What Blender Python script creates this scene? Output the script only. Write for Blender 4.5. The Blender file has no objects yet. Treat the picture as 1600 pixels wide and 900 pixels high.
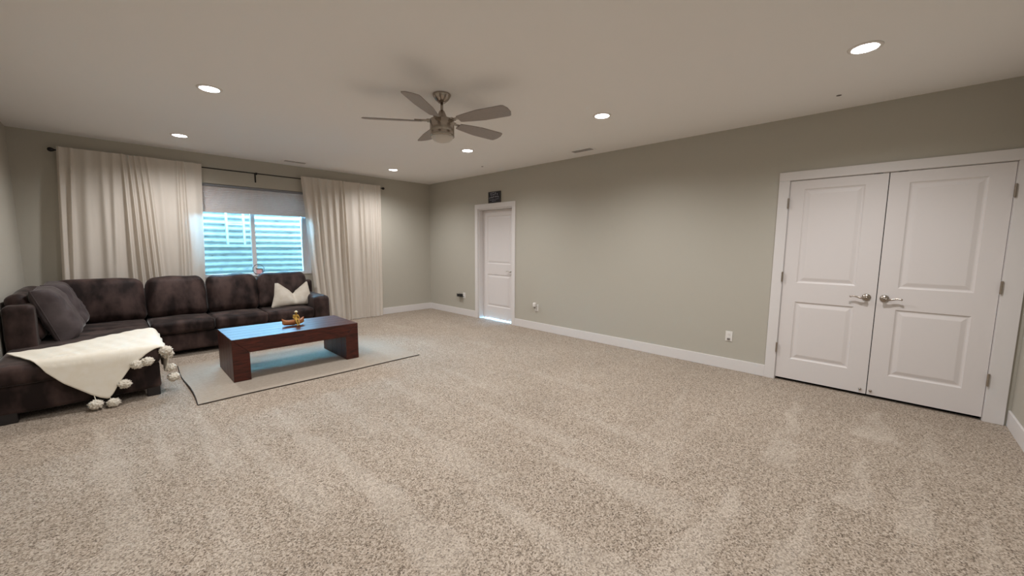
import bpy, bmesh, math, random
from mathutils import Vector, Matrix, noise
PI = math.pi
random.seed(4)
SC = bpy.context.scene
COL = SC.collection

# ------------------------------------------------------------------ camera
def make_camera():
    f, yaw, pitch, roll = 604.877, 0.800793, -0.109343, 0.006888
    cy, sy, cp, sp = math.cos(yaw), math.sin(yaw), math.cos(pitch), math.sin(pitch)
    fw = Vector((sy * cp, cy * cp, sp)); r = Vector((cy, -sy, 0)); u = r.cross(fw)
    c, s = math.cos(roll), math.sin(roll)
    r2, u2 = c * r + s * u, -s * r + c * u
    m = Matrix(((r2.x, u2.x, -fw.x, -4.880), (r2.y, u2.y, -fw.y, -7.2505), (r2.z, u2.z, -fw.z, 1.404), (0, 0, 0, 1)))
    cam = bpy.data.cameras.new('camera'); cam.sensor_width = 36; cam.lens = f * 36 / 1600
    cam.clip_start = 0.02
    o = bpy.data.objects.new('camera', cam); COL.objects.link(o); o.matrix_world = m
    SC.camera = o
make_camera()

# ------------------------------------------------------------------ sky, exposure
W = bpy.data.worlds.new('sky'); SC.world = W; W.use_nodes = True
bg = W.node_tree.nodes['Background']
bg.inputs[0].default_value = (0.27, 0.65, 1.0, 1)      # cool overcast daylight against warm lamps
bg.inputs[1].default_value = 85.0
LAMP = 105.0          # watts of each recessed downlight
SC.view_settings.view_transform = 'Standard'
SC.view_settings.look = 'None'
SC.view_settings.gamma = 1
SC.view_settings.use_curve_mapping = False
SC.view_settings.exposure = 0.0

# ------------------------------------------------------------------ materials
MATS = {}
def mat(name, col, rough=0.6, metal=0.0, bump=None, vary=None, spec=0.5, sheen=0.0, emit=None, coat=0.0):
    m = bpy.data.materials.new(name); m.use_nodes = True; MATS[name] = m
    nt = m.node_tree; b = nt.nodes['Principled BSDF']
    b.inputs['Base Color'].default_value = (*col, 1); b.inputs['Roughness'].default_value = rough
    b.inputs['Metallic'].default_value = metal; b.inputs['Specular IOR Level'].default_value = spec
    b.inputs['Sheen Weight'].default_value = sheen; b.inputs['Sheen Roughness'].default_value = .28; b.inputs['Coat Weight'].default_value = coat
    if emit:
        b.inputs['Emission Color'].default_value = (*emit[0], 1); b.inputs['Emission Strength'].default_value = emit[1]
    tc = nt.nodes.new('ShaderNodeTexCoord')
    if vary:   # (scale, second colour, (stretch), low, high)
        sc, c2, st, lo, hi = vary
        mp = nt.nodes.new('ShaderNodeMapping'); mp.inputs['Scale'].default_value = st
        nt.links.new(tc.outputs['Object'], mp.inputs[0])
        n = nt.nodes.new('ShaderNodeTexNoise'); n.inputs['Scale'].default_value = sc; n.inputs['Detail'].default_value = 4
        nt.links.new(mp.outputs[0], n.inputs['Vector'])
        r = nt.nodes.new('ShaderNodeValToRGB')
        r.color_ramp.elements[0].position = lo; r.color_ramp.elements[0].color = (*col, 1)
        r.color_ramp.elements[1].position = hi; r.color_ramp.elements[1].color = (*c2, 1)
        nt.links.new(n.outputs['Fac'], r.inputs[0]); nt.links.new(r.outputs[0], b.inputs['Base Color'])
    if bump:   # (scale, strength, distance)
        n = nt.nodes.new('ShaderNodeTexNoise'); n.inputs['Scale'].default_value = bump[0]; n.inputs['Detail'].default_value = 3
        nt.links.new(tc.outputs['Object'], n.inputs['Vector'])
        bp = nt.nodes.new('ShaderNodeBump'); bp.inputs['Strength'].default_value = bump[1]; bp.inputs['Distance'].default_value = bump[2]
        nt.links.new(n.outputs['Fac'], bp.inputs['Height']); nt.links.new(bp.outputs[0], b.inputs['Normal'])
    return m

def fabric_mat(name, col, c2, transl, sc=9, st=(1, 1, 1)):
    """woven cloth that lets some daylight through"""
    m = mat(name, col, 0.9, vary=(sc, c2, st, .35, .65), bump=(700, .25, .002), spec=.1)
    nt = m.node_tree; b = nt.nodes['Principled BSDF']; out = nt.nodes['Material Output']
    t = nt.nodes.new('ShaderNodeBsdfTranslucent'); t.inputs[0].default_value = (*col, 1)
    mx = nt.nodes.new('ShaderNodeMixShader'); mx.inputs[0].default_value = transl
    nt.links.new(b.outputs[0], mx.inputs[1]); nt.links.new(t.outputs[0], mx.inputs[2]); nt.links.new(mx.outputs[0], out.inputs[0])
    return m

mat('wall_paint', (0.482, 0.456, 0.395), 0.75, bump=(220, .12, .002), spec=.25)
mat('ceiling_paint', (0.90, 0.88, 0.865), 0.9, bump=(160, .15, .003), spec=.1)
mat('trim_white', (0.74, 0.71, 0.70), 0.45, bump=(60, .03, .001), spec=.4)
mat('door_white', (0.74, 0.70, 0.69), 0.42, bump=(90, .03, .001), spec=.4)
mat('nickel', (0.45, 0.40, 0.35), 0.26, 1.0, vary=(12, (0.38, 0.335, 0.295), (1, 1, .2), .3, .7))
mat('dark_gap', (0.02, 0.018, 0.016), 0.9, vary=(8, (0.03, 0.027, 0.024), (1, 1, 1), .3, .7))
mat('black_metal', (0.012, 0.011, 0.011), 0.45, .3, bump=(90, .05, .001))
mat('black_plastic', (0.012, 0.012, 0.013), 0.5, bump=(300, .05, .001))
mat('white_plastic', (0.78, 0.76, 0.73), 0.4, bump=(200, .02, .001))
mat('shadow_slot', (0.16, 0.14, 0.13), 0.8, bump=(200, .02, .001))
mat('vent_paint', (0.50, 0.47, 0.45), 0.6, bump=(200, .02, .001))
mat('vinyl', (0.72, 0.74, 0.76), 0.4, bump=(150, .02, .001))
mat('sofa_velvet', (0.013, 0.0068, 0.0062), 0.66, vary=(7, (0.070, 0.043, 0.038), (1, 1, .5), .40, .66), bump=(420, .25, .002), spec=.22, sheen=.26)
mat('cushion_velvet', (0.055, 0.042, 0.044), 0.72, vary=(6, (0.105, 0.085, 0.087), (1, 1, 1), .35, .7), bump=(420, .25, .002), spec=.22, sheen=.26)
mat('sofa_foot', (0.012, 0.009, 0.009), 0.5, bump=(80, .1, .001))
mat('pillow_linen', (0.56, 0.50, 0.42), 0.9, vary=(14, (0.62, 0.57, 0.50), (1, 1, 1), .35, .65), bump=(500, .35, .002), spec=.1)
mat('pom_wool', (0.80, 0.75, 0.66), 0.95, vary=(60, (0.70, 0.64, 0.54), (1, 1, 1), .35, .65), spec=.05, sheen=.3)
mat('canoe_clay', (0.40, 0.13, 0.045), 0.4, vary=(18, (0.50, 0.24, 0.09), (1, 1, 1), .35, .7), bump=(60, .2, .002))
mat('gold_resin', (0.50, 0.30, 0.05), 0.35, .35, vary=(50, (0.16, 0.07, 0.012), (1, 1, 1), .48, .66), bump=(120, .4, .002))
mat('straw', (0.75, 0.66, 0.45), 0.8, bump=(200, .3, .001))
mat('sign_black', (0.010, 0.012, 0.022), 0.6, vary=(20, (0.02, 0.022, 0.035), (1, 1, 1), .3, .7))
mat('sign_paint', (0.55, 0.56, 0.62), 0.7, bump=(300, .05, .001))
mat('sign_frame', (0.05, 0.048, 0.045), 0.7, bump=(80, .2, .001))
mat('fan_blade', (0.29, 0.255, 0.235), 0.5, vary=(30, (0.34, 0.30, 0.28), (1, 6, 1), .3, .7))
mat('frosted_glass', (0.62, 0.58, 0.54), 0.5, bump=(30, .02, .001))
mat('lamp_lens', (0.9, 0.88, 0.85), 0.5, emit=((1.0, 0.985, 0.97), 14.0), bump=(30, .02, .001))
mat('lamp_trim', (0.82, 0.78, 0.74), 0.5, bump=(60, .02, .001))
mat('ladder_paint', (0.28, 0.29, 0.29), 0.5, bump=(60, .05, .001))
mat('head_rail_shaded', (0.25, 0.26, 0.28), 0.6, bump=(150, .02, .001))  # shade on the blind's head rail put into its colour
mat('gravel', (0.30, 0.29, 0.27), 0.9, vary=(50, (0.5, 0.49, 0.47), (1, 1, 1), .4, .6), bump=(50, .8, .02))
mat('hall_floor', (0.70, 0.70, 0.70), 0.6, bump=(50, .05, .001))
mat('pink_clay', (0.75, 0.42, 0.44), 0.7, bump=(100, .2, .001))
mat('green_paint', (0.09, 0.16, 0.11), 0.7, bump=(100, .2, .001))
mat('red_paint', (0.18, 0.03, 0.05), 0.7, bump=(100, .2, .001))
mat('rug_edge', (0.05, 0.038, 0.032), 0.9, bump=(300, .3, .002))
fabric_mat('curtain_cotton', (0.80, 0.735, 0.66), (0.84, 0.775, 0.70), .33, 6, (4, 4, .4))
fabric_mat('blind_cloth', (0.76, 0.68, 0.65), (0.79, 0.71, 0.68), .18, 12)
fabric_mat('throw_fleece', (0.88, 0.82, 0.70), (0.91, 0.86, 0.76), .05, 18)

def wood_mat():
    m = mat('table_wood', (0.030, 0.008, 0.005), 0.42, spec=.33, coat=.05)
    nt = m.node_tree; b = nt.nodes['Principled BSDF']; L = nt.links
    b.inputs['Coat Roughness'].default_value = .25
    tc = nt.nodes.new('ShaderNodeTexCoord'); mp = nt.nodes.new('ShaderNodeMapping'); oi = nt.nodes.new('ShaderNodeObjectInfo')
    mp.inputs['Scale'].default_value = (2.2, 16, 16)
    ad = nt.nodes.new('ShaderNodeVectorMath'); ad.operation = 'ADD'
    L.new(tc.outputs['Object'], ad.inputs[0]); L.new(oi.outputs['Random'], ad.inputs[1]); L.new(ad.outputs[0], mp.inputs[0])
    n = nt.nodes.new('ShaderNodeTexNoise'); n.inputs['Scale'].default_value = 3; n.inputs['Detail'].default_value = 6; n.inputs['Distortion'].default_value = 1.2
    L.new(mp.outputs[0], n.inputs['Vector'])
    r = nt.nodes.new('ShaderNodeValToRGB')
    r.color_ramp.elements[0].position = .3; r.color_ramp.elements[0].color = (0.020, 0.006, 0.004, 1)
    r.color_ramp.elements[1].position = .72; r.color_ramp.elements[1].color = (0.095, 0.018, 0.010, 1)
    L.new(n.outputs['Fac'], r.inputs[0]); L.new(r.outputs[0], b.inputs['Base Color'])
    bp = nt.nodes.new('ShaderNodeBump'); bp.inputs['Strength'].default_value = .25; bp.inputs['Distance'].default_value = .002
    L.new(n.outputs['Fac'], bp.inputs['Height']); L.new(bp.outputs[0], b.inputs['Normal'])
wood_mat()

def glass_mat():
    m = bpy.data.materials.new('window_glass'); m.use_nodes = True; MATS['window_glass'] = m
    nt = m.node_tree; nt.nodes.remove(nt.nodes['Principled BSDF']); out = nt.nodes['Material Output']
    t = nt.nodes.new('ShaderNodeBsdfTransparent'); t.inputs[0].default_value = (0.94, 0.97, 0.97, 1)
    g = nt.nodes.new('ShaderNodeBsdfGlossy'); g.inputs['Roughness'].default_value = .02
    fr = nt.nodes.new('ShaderNodeFresnel'); fr.inputs[0].default_value = 1.45
    mx = nt.nodes.new('ShaderNodeMixShader')
    nt.links.new(fr.outputs[0], mx.inputs[0]); nt.links.new(t.outputs[0], mx.inputs[1]); nt.links.new(g.outputs[0], mx.inputs[2]); nt.links.new(mx.outputs[0], out.inputs[0])
glass_mat()

def carpet_mat():
    m = mat('carpet', (0.5, 0.42, 0.33), 0.95, spec=.05, sheen=.15)
    nt = m.node_tree; b = nt.nodes['Principled BSDF']; L = nt.links
    tc = nt.nodes.new('ShaderNodeTexCoord')
    def ns(scale, detail, rough=.6):
        n = nt.nodes.new('ShaderNodeTexNoise'); n.inputs['Scale'].default_value = scale; n.inputs['Detail'].default_value = detail
        n.inputs['Roughness'].default_value = rough
        L.new(tc.outputs['Object'], n.inputs['Vector']); return n
    n1 = ns(140, 3, .7); n2 = ns(1.3, 3); n3 = ns(300, 2)
    vo = nt.nodes.new('ShaderNodeTexVoronoi'); vo.inputs['Scale'].default_value = 140; L.new(tc.outputs['Object'], vo.inputs['Vector'])
    sx = nt.nodes.new('ShaderNodeSeparateColor'); L.new(vo.outputs['Color'], sx.inputs[0])
    cm = nt.nodes.new('ShaderNodeMath'); cm.operation = 'MULTIPLY_ADD'; L.new(sx.outputs[0], cm.inputs[0]); cm.inputs[1].default_value = .46
    cn = nt.nodes.new('ShaderNodeMath'); cn.operation = 'MULTIPLY_ADD'; L.new(n1.outputs['Fac'], cn.inputs[0]); cn.inputs[1].default_value = 1.0; cn.inputs[2].default_value = -.24
    L.new(cn.outputs[0], cm.inputs[2])
    r = nt.nodes.new('ShaderNodeValToRGB'); e = r.color_ramp.elements
    e[0].position = .18; e[0].color = (0.085, 0.062, 0.050, 1)
    e[1].position = .82; e[1].color = (0.61, 0.525, 0.445, 1)
    k = e.new(.42); k.color = (0.335, 0.275, 0.215, 1)
    L.new(cm.outputs[0], r.inputs[0])
    at = nt.nodes.new('ShaderNodeAttribute'); at.attribute_name = 'pile'
    # brushed pile: lighter where the vacuum laid the tufts over
    mx = nt.nodes.new('ShaderNodeMix'); mx.data_type = 'RGBA'; mx.blend_type = 'MIX'
    L.new(r.outputs[0], mx.inputs[6]); mx.inputs[7].default_value = (0.64, 0.575, 0.50, 1)
    mu = nt.nodes.new('ShaderNodeMath'); mu.operation = 'MULTIPLY'; mu.inputs[1].default_value = .30
    L.new(at.outputs['Fac'], mu.inputs[0]); L.new(mu.outputs[0], mx.inputs[0])
    mv = nt.nodes.new('ShaderNodeMix'); mv.data_type = 'RGBA'; mv.blend_type = 'MULTIPLY'
    r2 = nt.nodes.new('ShaderNodeValToRGB'); r2.color_ramp.elements[0].position = .3; r2.color_ramp.elements[0].color = (.88, .87, .86, 1)
    r2.color_ramp.elements[1].position = .7; r2.color_ramp.elements[1].color = (1, 1, 1, 1)
    L.new(n2.outputs['Fac'], r2.inputs[0]); mv.inputs[0].default_value = 1
    L.new(mx.outputs[2], mv.inputs[6]); L.new(r2.outputs[0], mv.inputs[7]); L.new(mv.outputs[2], b.inputs['Base Color'])
    ad = nt.nodes.new('ShaderNodeMath'); ad.operation = 'ADD'
    L.new(n1.outputs['Fac'], ad.inputs[0]); L.new(n3.outputs['Fac'], ad.inputs[1])
    bp = nt.nodes.new('ShaderNodeBump'); bp.inputs['Strength'].default_value = .2; bp.inputs['Distance'].default_value = .004
    L.new(ad.outputs[0], bp.inputs['Height']); L.new(bp.outputs[0], b.inputs['Normal'])
carpet_mat()

def rug_mat():
    m = mat('rug_weave', (0.40, 0.34, 0.28), 0.95, spec=.05)
    nt = m.node_tree; b = nt.nodes['Principled BSDF']; L = nt.links
    tc = nt.nodes.new('ShaderNodeTexCoord'); mp = nt.nodes.new('ShaderNodeMapping'); mp.inputs['Scale'].default_value = (1, 6, 1)
    L.new(tc.outputs['Object'], mp.inputs[0])
    n = nt.nodes.new('ShaderNodeTexNoise'); n.inputs['Scale'].default_value = 40; n.inputs['Detail'].default_value = 4
    L.new(mp.outputs[0], n.inputs['Vector'])
    r = nt.nodes.new('ShaderNodeValToRGB'); r.color_ramp.elements[0].position = .3; r.color_ramp.elements[0].color = (0.31, 0.265, 0.215, 1)
    r.color_ramp.elements[1].position = .7; r.color_ramp.elements[1].color = (0.43, 0.37, 0.31, 1)
    L.new(n.outputs['Fac'], r.inputs[0]); L.new(r.outputs[0], b.inputs['Base Color'])
    bp = nt.nodes.new('ShaderNodeBump'); bp.inputs['Strength'].default_value = .4; bp.inputs['Distance'].default_value = .003
    L.new(n.outputs['Fac'], bp.inputs['Height']); L.new(bp.outputs[0], b.inputs['Normal'])
rug_mat()

def well_mat():
    m = mat('well_steel', (0.72, 0.74, 0.72), 0.5, .15)
    nt = m.node_tree; b = nt.nodes['Principled BSDF']; L = nt.links
    tc = nt.nodes.new('ShaderNodeTexCoord'); mp = nt.nodes.new('ShaderNodeMapping'); mp.inputs['Scale'].default_value = (5, 5, 16)
    L.new(tc.outputs['Object'], mp.inputs[0])
    n = nt.nodes.new('ShaderNodeTexNoise'); n.inputs['Scale'].default_value = 2.2; n.inputs['Detail'].default_value = 5
    L.new(mp.outputs[0], n.inputs['Vector'])
    r = nt.nodes.new('ShaderNodeValToRGB'); e = r.color_ramp.elements
    e[0].position = .27; e[0].color = (0.05, 0.04, 0.035, 1)
    e[1].position = .33; e[1].color = (0.125, 0.115, 0.10, 1)
    k = e.new(.62); k.color = (0.18, 0.167, 0.148, 1)
    L.new(n.outputs['Fac'], r.inputs[0]); L.new(r.outputs[0], b.inputs['Base Color'])
well_mat()

# ------------------------------------------------------------------ mesh helpers
def base_of(o):
    v = Vector((0, 0, 0))
    while o is not None:
        v += o.location; o = o.parent
    return v

def obj(name, bm, material, parent=None, smooth=False, pivot=None):
    """links a bmesh (world coordinates) as one mesh object, under parent or with its own base point"""
    me = bpy.data.meshes.new(name)
    bmesh.ops.recalc_face_normals(bm, faces=bm.faces)
    if smooth:
        for f in bm.faces: f.smooth = True
    if parent is None:
        if pivot is None and bm.verts:
            xs = [v.co.x for v in bm.verts]; ys = [v.co.y for v in bm.verts]; zs = [v.co.z for v in bm.verts]
            pivot = Vector(((min(xs) + max(xs)) / 2, (min(ys) + max(ys)) / 2, min(zs)))
        off = Vector(pivot)
    else:
        off = base_of(parent)
    bmesh.ops.translate(bm, verts=bm.verts, vec=-off)
    bm.to_mesh(me); bm.free()
    me.materials.append(MATS[material])
    o = bpy.data.objects.new(name, me); COL.objects.link(o)
    if parent is None: o.location = off
    else: o.parent = parent
    return o

def root(name, loc):
    o = bpy.data.objects.new(name, None); COL.objects.link(o); o.location = loc; o.empty_display_size = .05
    return o

def tag(o, label, cat, group=None):
    o['label'] = label; o['category'] = cat
    if group: o['group'] = group
    return o

def struct(o, label=None):
    o['kind'] = 'structure'
    if label: o['label'] = label
    return o

def dup(o, delta=(0, 0, 0), parent=None, rotz=0):
    c = o.copy(); COL.objects.link(c)
    if parent is not None: c.parent = parent
    c.location = o.location + Vector(delta)
    if rotz: c.rotation_euler = (0, 0, rotz)
    for ch in list(o.children):
        d = ch.copy(); COL.objects.link(d); d.parent = c
    return c

def bx(bm, x0, x1, y0, y1, z0, z1, bevel=0.0, seg=2):
    r = bmesh.ops.create_cube(bm, size=1)
    vs = r['verts']
    for v in vs:
        v.co = Vector((x0 + (v.co.x + .5) * (x1 - x0), y0 + (v.co.y + .5) * (y1 - y0), z0 + (v.co.z + .5) * (z1 - z0)))
    if bevel:
        es = list({e for v in vs for e in v.link_edges})
        bmesh.ops.bevel(bm, geom=es, offset=bevel, segments=seg, profile=.6, affect='EDGES')
    return bm

def boxo(name, dims, material, parent=None, bevel=0.0):
    return obj(name, bx(bmesh.new(), *dims, bevel=bevel), material, parent)

def lathe(bm, prof, c=(0, 0, 0), n=32, axis='z'):
    """prof: (radius, height) pairs"""
    rings = []
    for r, h in prof:
        ring = []
        for i in range(n):
            a = 2 * PI * i / n
            p = (r * math.cos(a), r * math.sin(a), h)
            if axis == 'x': p = (h, p[0], p[1])
            if axis == 'y': p = (p[0], h, p[1])
            ring.append(bm.verts.new(Vector(p) + Vector(c)))
        rings.append(ring)
    for a, b in zip(rings, rings[1:]):
        for i in range(n):
            bm.faces.new((a[i], a[(i + 1) % n], b[(i + 1) % n], b[i]))
    bm.faces.new(rings[0]); bm.faces.new(list(reversed(rings[-1])))
    return bm

def tube(bm, pts, r, n=8, closed=False, radii=None):
    pts = [Vector(p) for p in pts]; m = len(pts); rings = []
    up = Vector((0, 0, 1))
    for i, p in enumerate(pts):
        a = pts[(i - 1) % m] if (closed or i) else p
        b = pts[(i + 1) % m] if (closed or i < m - 1) else p
        t = (b - a).normalized()
        s = t.cross(up)
        if s.length < .05: s = t.cross(Vector((1, 0, 0)))
        s.normalize(); w = s.cross(t)
        rr = radii[i] if radii else r
        rings.append([bm.verts.new(p + rr * (math.cos(2 * PI * k / n) * s + math.sin(2 * PI * k / n) * w)) for k in range(n)])
    rng = range(m) if closed else range(m - 1)
    for i in rng:
        a, b = rings[i], rings[(i + 1) % m]
        for k in range(n): bm.faces.new((a[k], a[(k + 1) % n], b[(k + 1) % n], b[k]))
    if not closed:
        bm.faces.new(rings[0]); bm.faces.new(list(reversed(rings[-1])))
    return bm

def lin(a, b, n): return [a + (b - a) * i / (n - 1) for i in range(n)]

def interp(x, tab):
    if x <= tab[0][0]: return tab[0][1]
    for (a, fa), (b, fb) in zip(tab, tab[1:]):
        if x <= b: return fa + (fb - fa) * (x - a) / (b - a)
    return tab[-1][1]

def rbox(bm, c, d, r, puff=(0, 0, 0), rot=None, wrinkle=0.0, wscale=5.0, seed=0.0, n=12, warp=None):
    """soft upholstered block: rounded edges, faces puffed out, slight wrinkles"""
    h = Vector(d) / 2
    def samples(hh):
        k = [-1 + .0, ]
        edge = [1 - (r / hh) * t for t in (0, .12, .3, .55, .8, 1)]
        inner = lin(-(1 - r / hh), 1 - r / hh, n)
        vals = sorted(set([round(-e, 5) for e in edge] + [round(x, 5) for x in inner] + [round(e, 5) for e in edge]))
        return vals
    S = [samples(h[i]) for i in range(3)]
    new = []
    for ax in range(3):
        u, w = (ax + 1) % 3, (ax + 2) % 3
        for sg in (-1, 1):
            grid = []
            for a in S[u]:
                row = []
                for b in S[w]:
                    p = Vector((0, 0, 0)); p[ax] = sg * h[ax]; p[u] = a * h[u]; p[w] = b * h[w]
                    q = Vector([max(-(h[i] - r), min(h[i] - r, p[i])) for i in range(3)])
                    dd = p - q
                    if dd.length > 1e-9: p = q + dd.normalized() * r
                    nrm = [p[i] / h[i] for i in range(3)]
                    for i in range(3):
                        j, k = (i + 1) % 3, (i + 2) % 3
                        p[i] += puff[i] * nrm[i] * max(0, 1 - nrm[j] ** 2) ** .7 * max(0, 1 - nrm[k] ** 2) ** .7
                    if wrinkle:
                        s = p * wscale + Vector((seed, seed * 1.7, seed * .3))
                        p += Vector((noise.noise(s), noise.noise(s + Vector((9, 3, 1))), noise.noise(s + Vector((2, 8, 5))))) * wrinkle
                    if warp: p = warp(p, h)
                    row.append(bm.verts.new(p)); new.append(row[-1])
                grid.append(row)
            for i in range(len(grid) - 1):
                for j in range(len(grid[0]) - 1):
                    bm.faces.new((grid[i][j], grid[i + 1][j], grid[i + 1][j + 1], grid[i][j + 1]))
    M = Matrix.Translation(Vector(c)) @ (rot.to_4x4() if rot else Matrix.Identity(4))
    for v in new: v.co = M @ v.co
    bmesh.ops.remove_doubles(bm, verts=new, dist=1e-4)
    return bm

def rx(deg): return Matrix.Rotation(math.radians(deg), 3, 'X')
def ry(deg): return Matrix.Rotation(math.radians(deg), 3, 'Y')
def rz(deg): return Matrix.Rotation(math.radians(deg), 3, 'Z')

# ------------------------------------------------------------------ the room
H = 2.70
XL, YF = -5.617, -8.045            # left wall, front wall; right wall x = 0, window wall y = 0

def pile(x, y):
    """vacuum strokes: soft-edged wedges (apex x,y ; direction ; length ; end half-width ; strength)"""
    best = 0.0
    for ax, ay, dx, dy, ln, hw, st in WEDGES:
        t = ((x - ax) * dx + (y - ay) * dy) / ln
        if t < 0 or t > 1.08: continue
        s = abs(-(x - ax) * dy + (y - ay) * dx)
        w = hw * .9 * (0.06 + 0.94 * min(t, 1))
        e = (w - s) / .022
        v = max(0, min(1, e + .5)) * max(0, min(1, (1.06 - t) / .10)) * min(1, t * 8) * st
        best = max(best, v)
    return best
WEDGES = [(-.34, -6.74, -1, -.06, 1.6, .10, .8), (-.30, -7.28, -1, 0, .75, .13, 1), (-1.25, -7.22, -1, -.02, .90, .08, .9),
          (-.62, -7.60, -1, .05, .55, .09, .8), (-1.25, -7.48, -1, .02, 1.0, .09, .8), (-1.75, -7.72, -1, .05, .9, .08, .8), (-2.2, -7.05, -1, 0, 1.1, .10, 1),
          (-2.35, -6.74, -1, .02, 1.1, .13, 1), (-2.3, -7.45, -1, .03, 1.0, .12, .8), (-1.3, -6.35, -1, .1, 1.3, .11, .45), (-.9, -5.9, -.98, -.2, 1.4, .12, .35),
          (-5.05, -2.85, .06, -1, 1.2, .09, .8), (-4.98, -3.5, .04, -1, 1.6, .12, .6), (-4.74, -3.3, .02, -1, .8, .06, .6), (-4.47, -2.95, 0, -1, 1.5, .10, .8),
          (-4.35, -3.6, .1, -1, 1.7, .12, .6), (-4.02, -3.4, .02, -1, 1.4, .11, .7), (-3.9, -4.4, -.02, -1, 1.6, .14, .9), (-3.55, -3.3, .0, -1, 1.3, .12, .6),
          (-3.35, -4.3, -.04, -1, 1.4, .13, .6), (-3.0, -3.3, .02, -1, 1.3, .11, .5), (-2.7, -4.5, 0, -1, 1.3, .12, .55), (-2.35, -3.4, 0, -1, 1.3, .1, .4),
          (-2.9, -5.4, .03, -1, 1.2, .15, .7), (-2.2, -5.3, -.1, -1, 1.0, .12, .5), (-1.7, -3.9, 0, -1, 1.4, .1, .35), (-3.5, -5.6, 0, -1, 1.1, .14, .8),
          (-4.6, -4.6, .02, -1, 1.3, .13, .6), (-5.2, -4.4, 0, -1, 1.3, .12, .5), (-1.9, -1.9, .1, -1, 1.0, .1, .4), (-1.3, -2.4, 0, -1, 1.0, .1, .3), (-1.6, -.7, .2, -1, .9, .1, .4)]

def build_shell():
    # carpeted floor: fine grid carrying the vacuum strokes
    nx, ny = 225, 322
    vs, fs, pl = [], [], []
    for j in range(ny + 1):
        for i in range(nx + 1):
            x = XL - .05 + (0.10 - XL) * i / nx; y = YF - .05 + (.10 - YF) * j / ny
            k = Vector((x * 2.2, y * 2.2, 0))
            q = pile(x + .05 * noise.noise(k * 2), y + .05 * noise.noise(k * 2 + Vector((5, 5, 0))))
            q = q * (.75 + .5 * noise.noise(k * 1.5)) + .10 * (noise.noise(Vector((x * 3.5, y * .9, 2))) + .2)
            vs.append((x, y, 0)); pl.append(max(0, min(1, q)))
    for j in range(ny):
        for i in range(nx):
            a = j * (nx + 1) + i; fs.append((a, a + 1, a + nx + 2, a + nx + 1))
    me = bpy.data.meshes.new('floor'); me.from_pydata(vs, [], fs)
    at = me.attributes.new('pile', 'FLOAT', 'POINT'); at.data.foreach_set('value', pl)
    me.materials.append(MATS['carpet'])
    o = bpy.data.objects.new('floor', me); COL.objects.link(o)
    struct(o, 'speckled beige carpet with vacuum strokes')
    struct(boxo('ceiling', (XL - .2, .2, YF - .2, .42, H, H + .15), 'ceiling_paint'))
    struct(boxo('wall_left', (XL - .15, XL, YF - .2, .42, -.05, H), 'wall_paint'))
    struct(boxo('wall_front', (XL, .15, YF - .15, YF, -.05, H), 'wall_paint'))
    # window wall, 0.36 deep, with the window opening
    bm = bmesh.new()
    for d in ((XL, WX0, 0, .36, -.05, H), (WX1, .15, 0, .36, -.05, H), (WX0, WX1, 0, .36, -.05, WZ0), (WX0, WX1, 0, .36, WZ1, H)): bx(bm, *d)
    struct(obj('wall_back', bm, 'wall_paint'))
    # right wall with the two door openings
    bm = bmesh.new()
    for a, b, z0, z1 in ((YF, DA[1], -.05, H), (DA[1], DA[0], DZ, H), (DA[0], SA[1], -.05, H), (SA[1], SA[0], DZ, H), (SA[0], 0, -.05, H)):
        bx(bm, 0, .15, a, b, z0, z1)
    struct(obj('wall_right', bm, 'wall_paint'))
    # unseen box added behind the double doors to keep sky light out
    bm = bmesh.new()
    for d in ((.03, .9, -8.1, -6.2, -.06, -.001), (.15, .9, -8.1, -6.2, 2.3, 2.36), (.84, .9, -8.1, -6.2, 0, 2.3), (.15, .84, -8.1, -8.05, 0, 2.3), (.15, .84, -6.25, -6.2, 0, 2.3)): bx(bm, *d)
    struct(obj('closet_light_block', bm, 'dark_gap'))
    struct(boxo('floor_hall', (.05, 2.4, -3.4, -.6, -.06, -.001), 'hall_floor'))  # unseen slab under open sky, added to brighten the single door's bottom gap
    # baseboards
    def bb(name, d): struct(boxo(name, d, 'trim_white', bevel=.004))
    t, h = .015, .128
    bb('baseboard_back', (XL, 0, -t, 0, 0, h))
    bb('baseboard_left', (XL, XL + t, YF, -t, 0, h))
    bb('baseboard_front', (XL + t, 0, YF, YF + t, 0, h))
    bb('baseboard_right', (-t, 0, SA[0] + .082, -t, 0, h))
    bb('baseboard_right', (-t, 0, DA[0] + .092, SA[1] - .078, 0, h))

WX0, WX1, WZ0, WZ1 = -4.04, -2.46, .89, 2.285      # window opening
DA = (-6.467, -7.907)                              # double-door opening (y)
SA = (-1.615, -2.520)                              # single-door opening
DZ = 2.078
build_shell()

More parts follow.
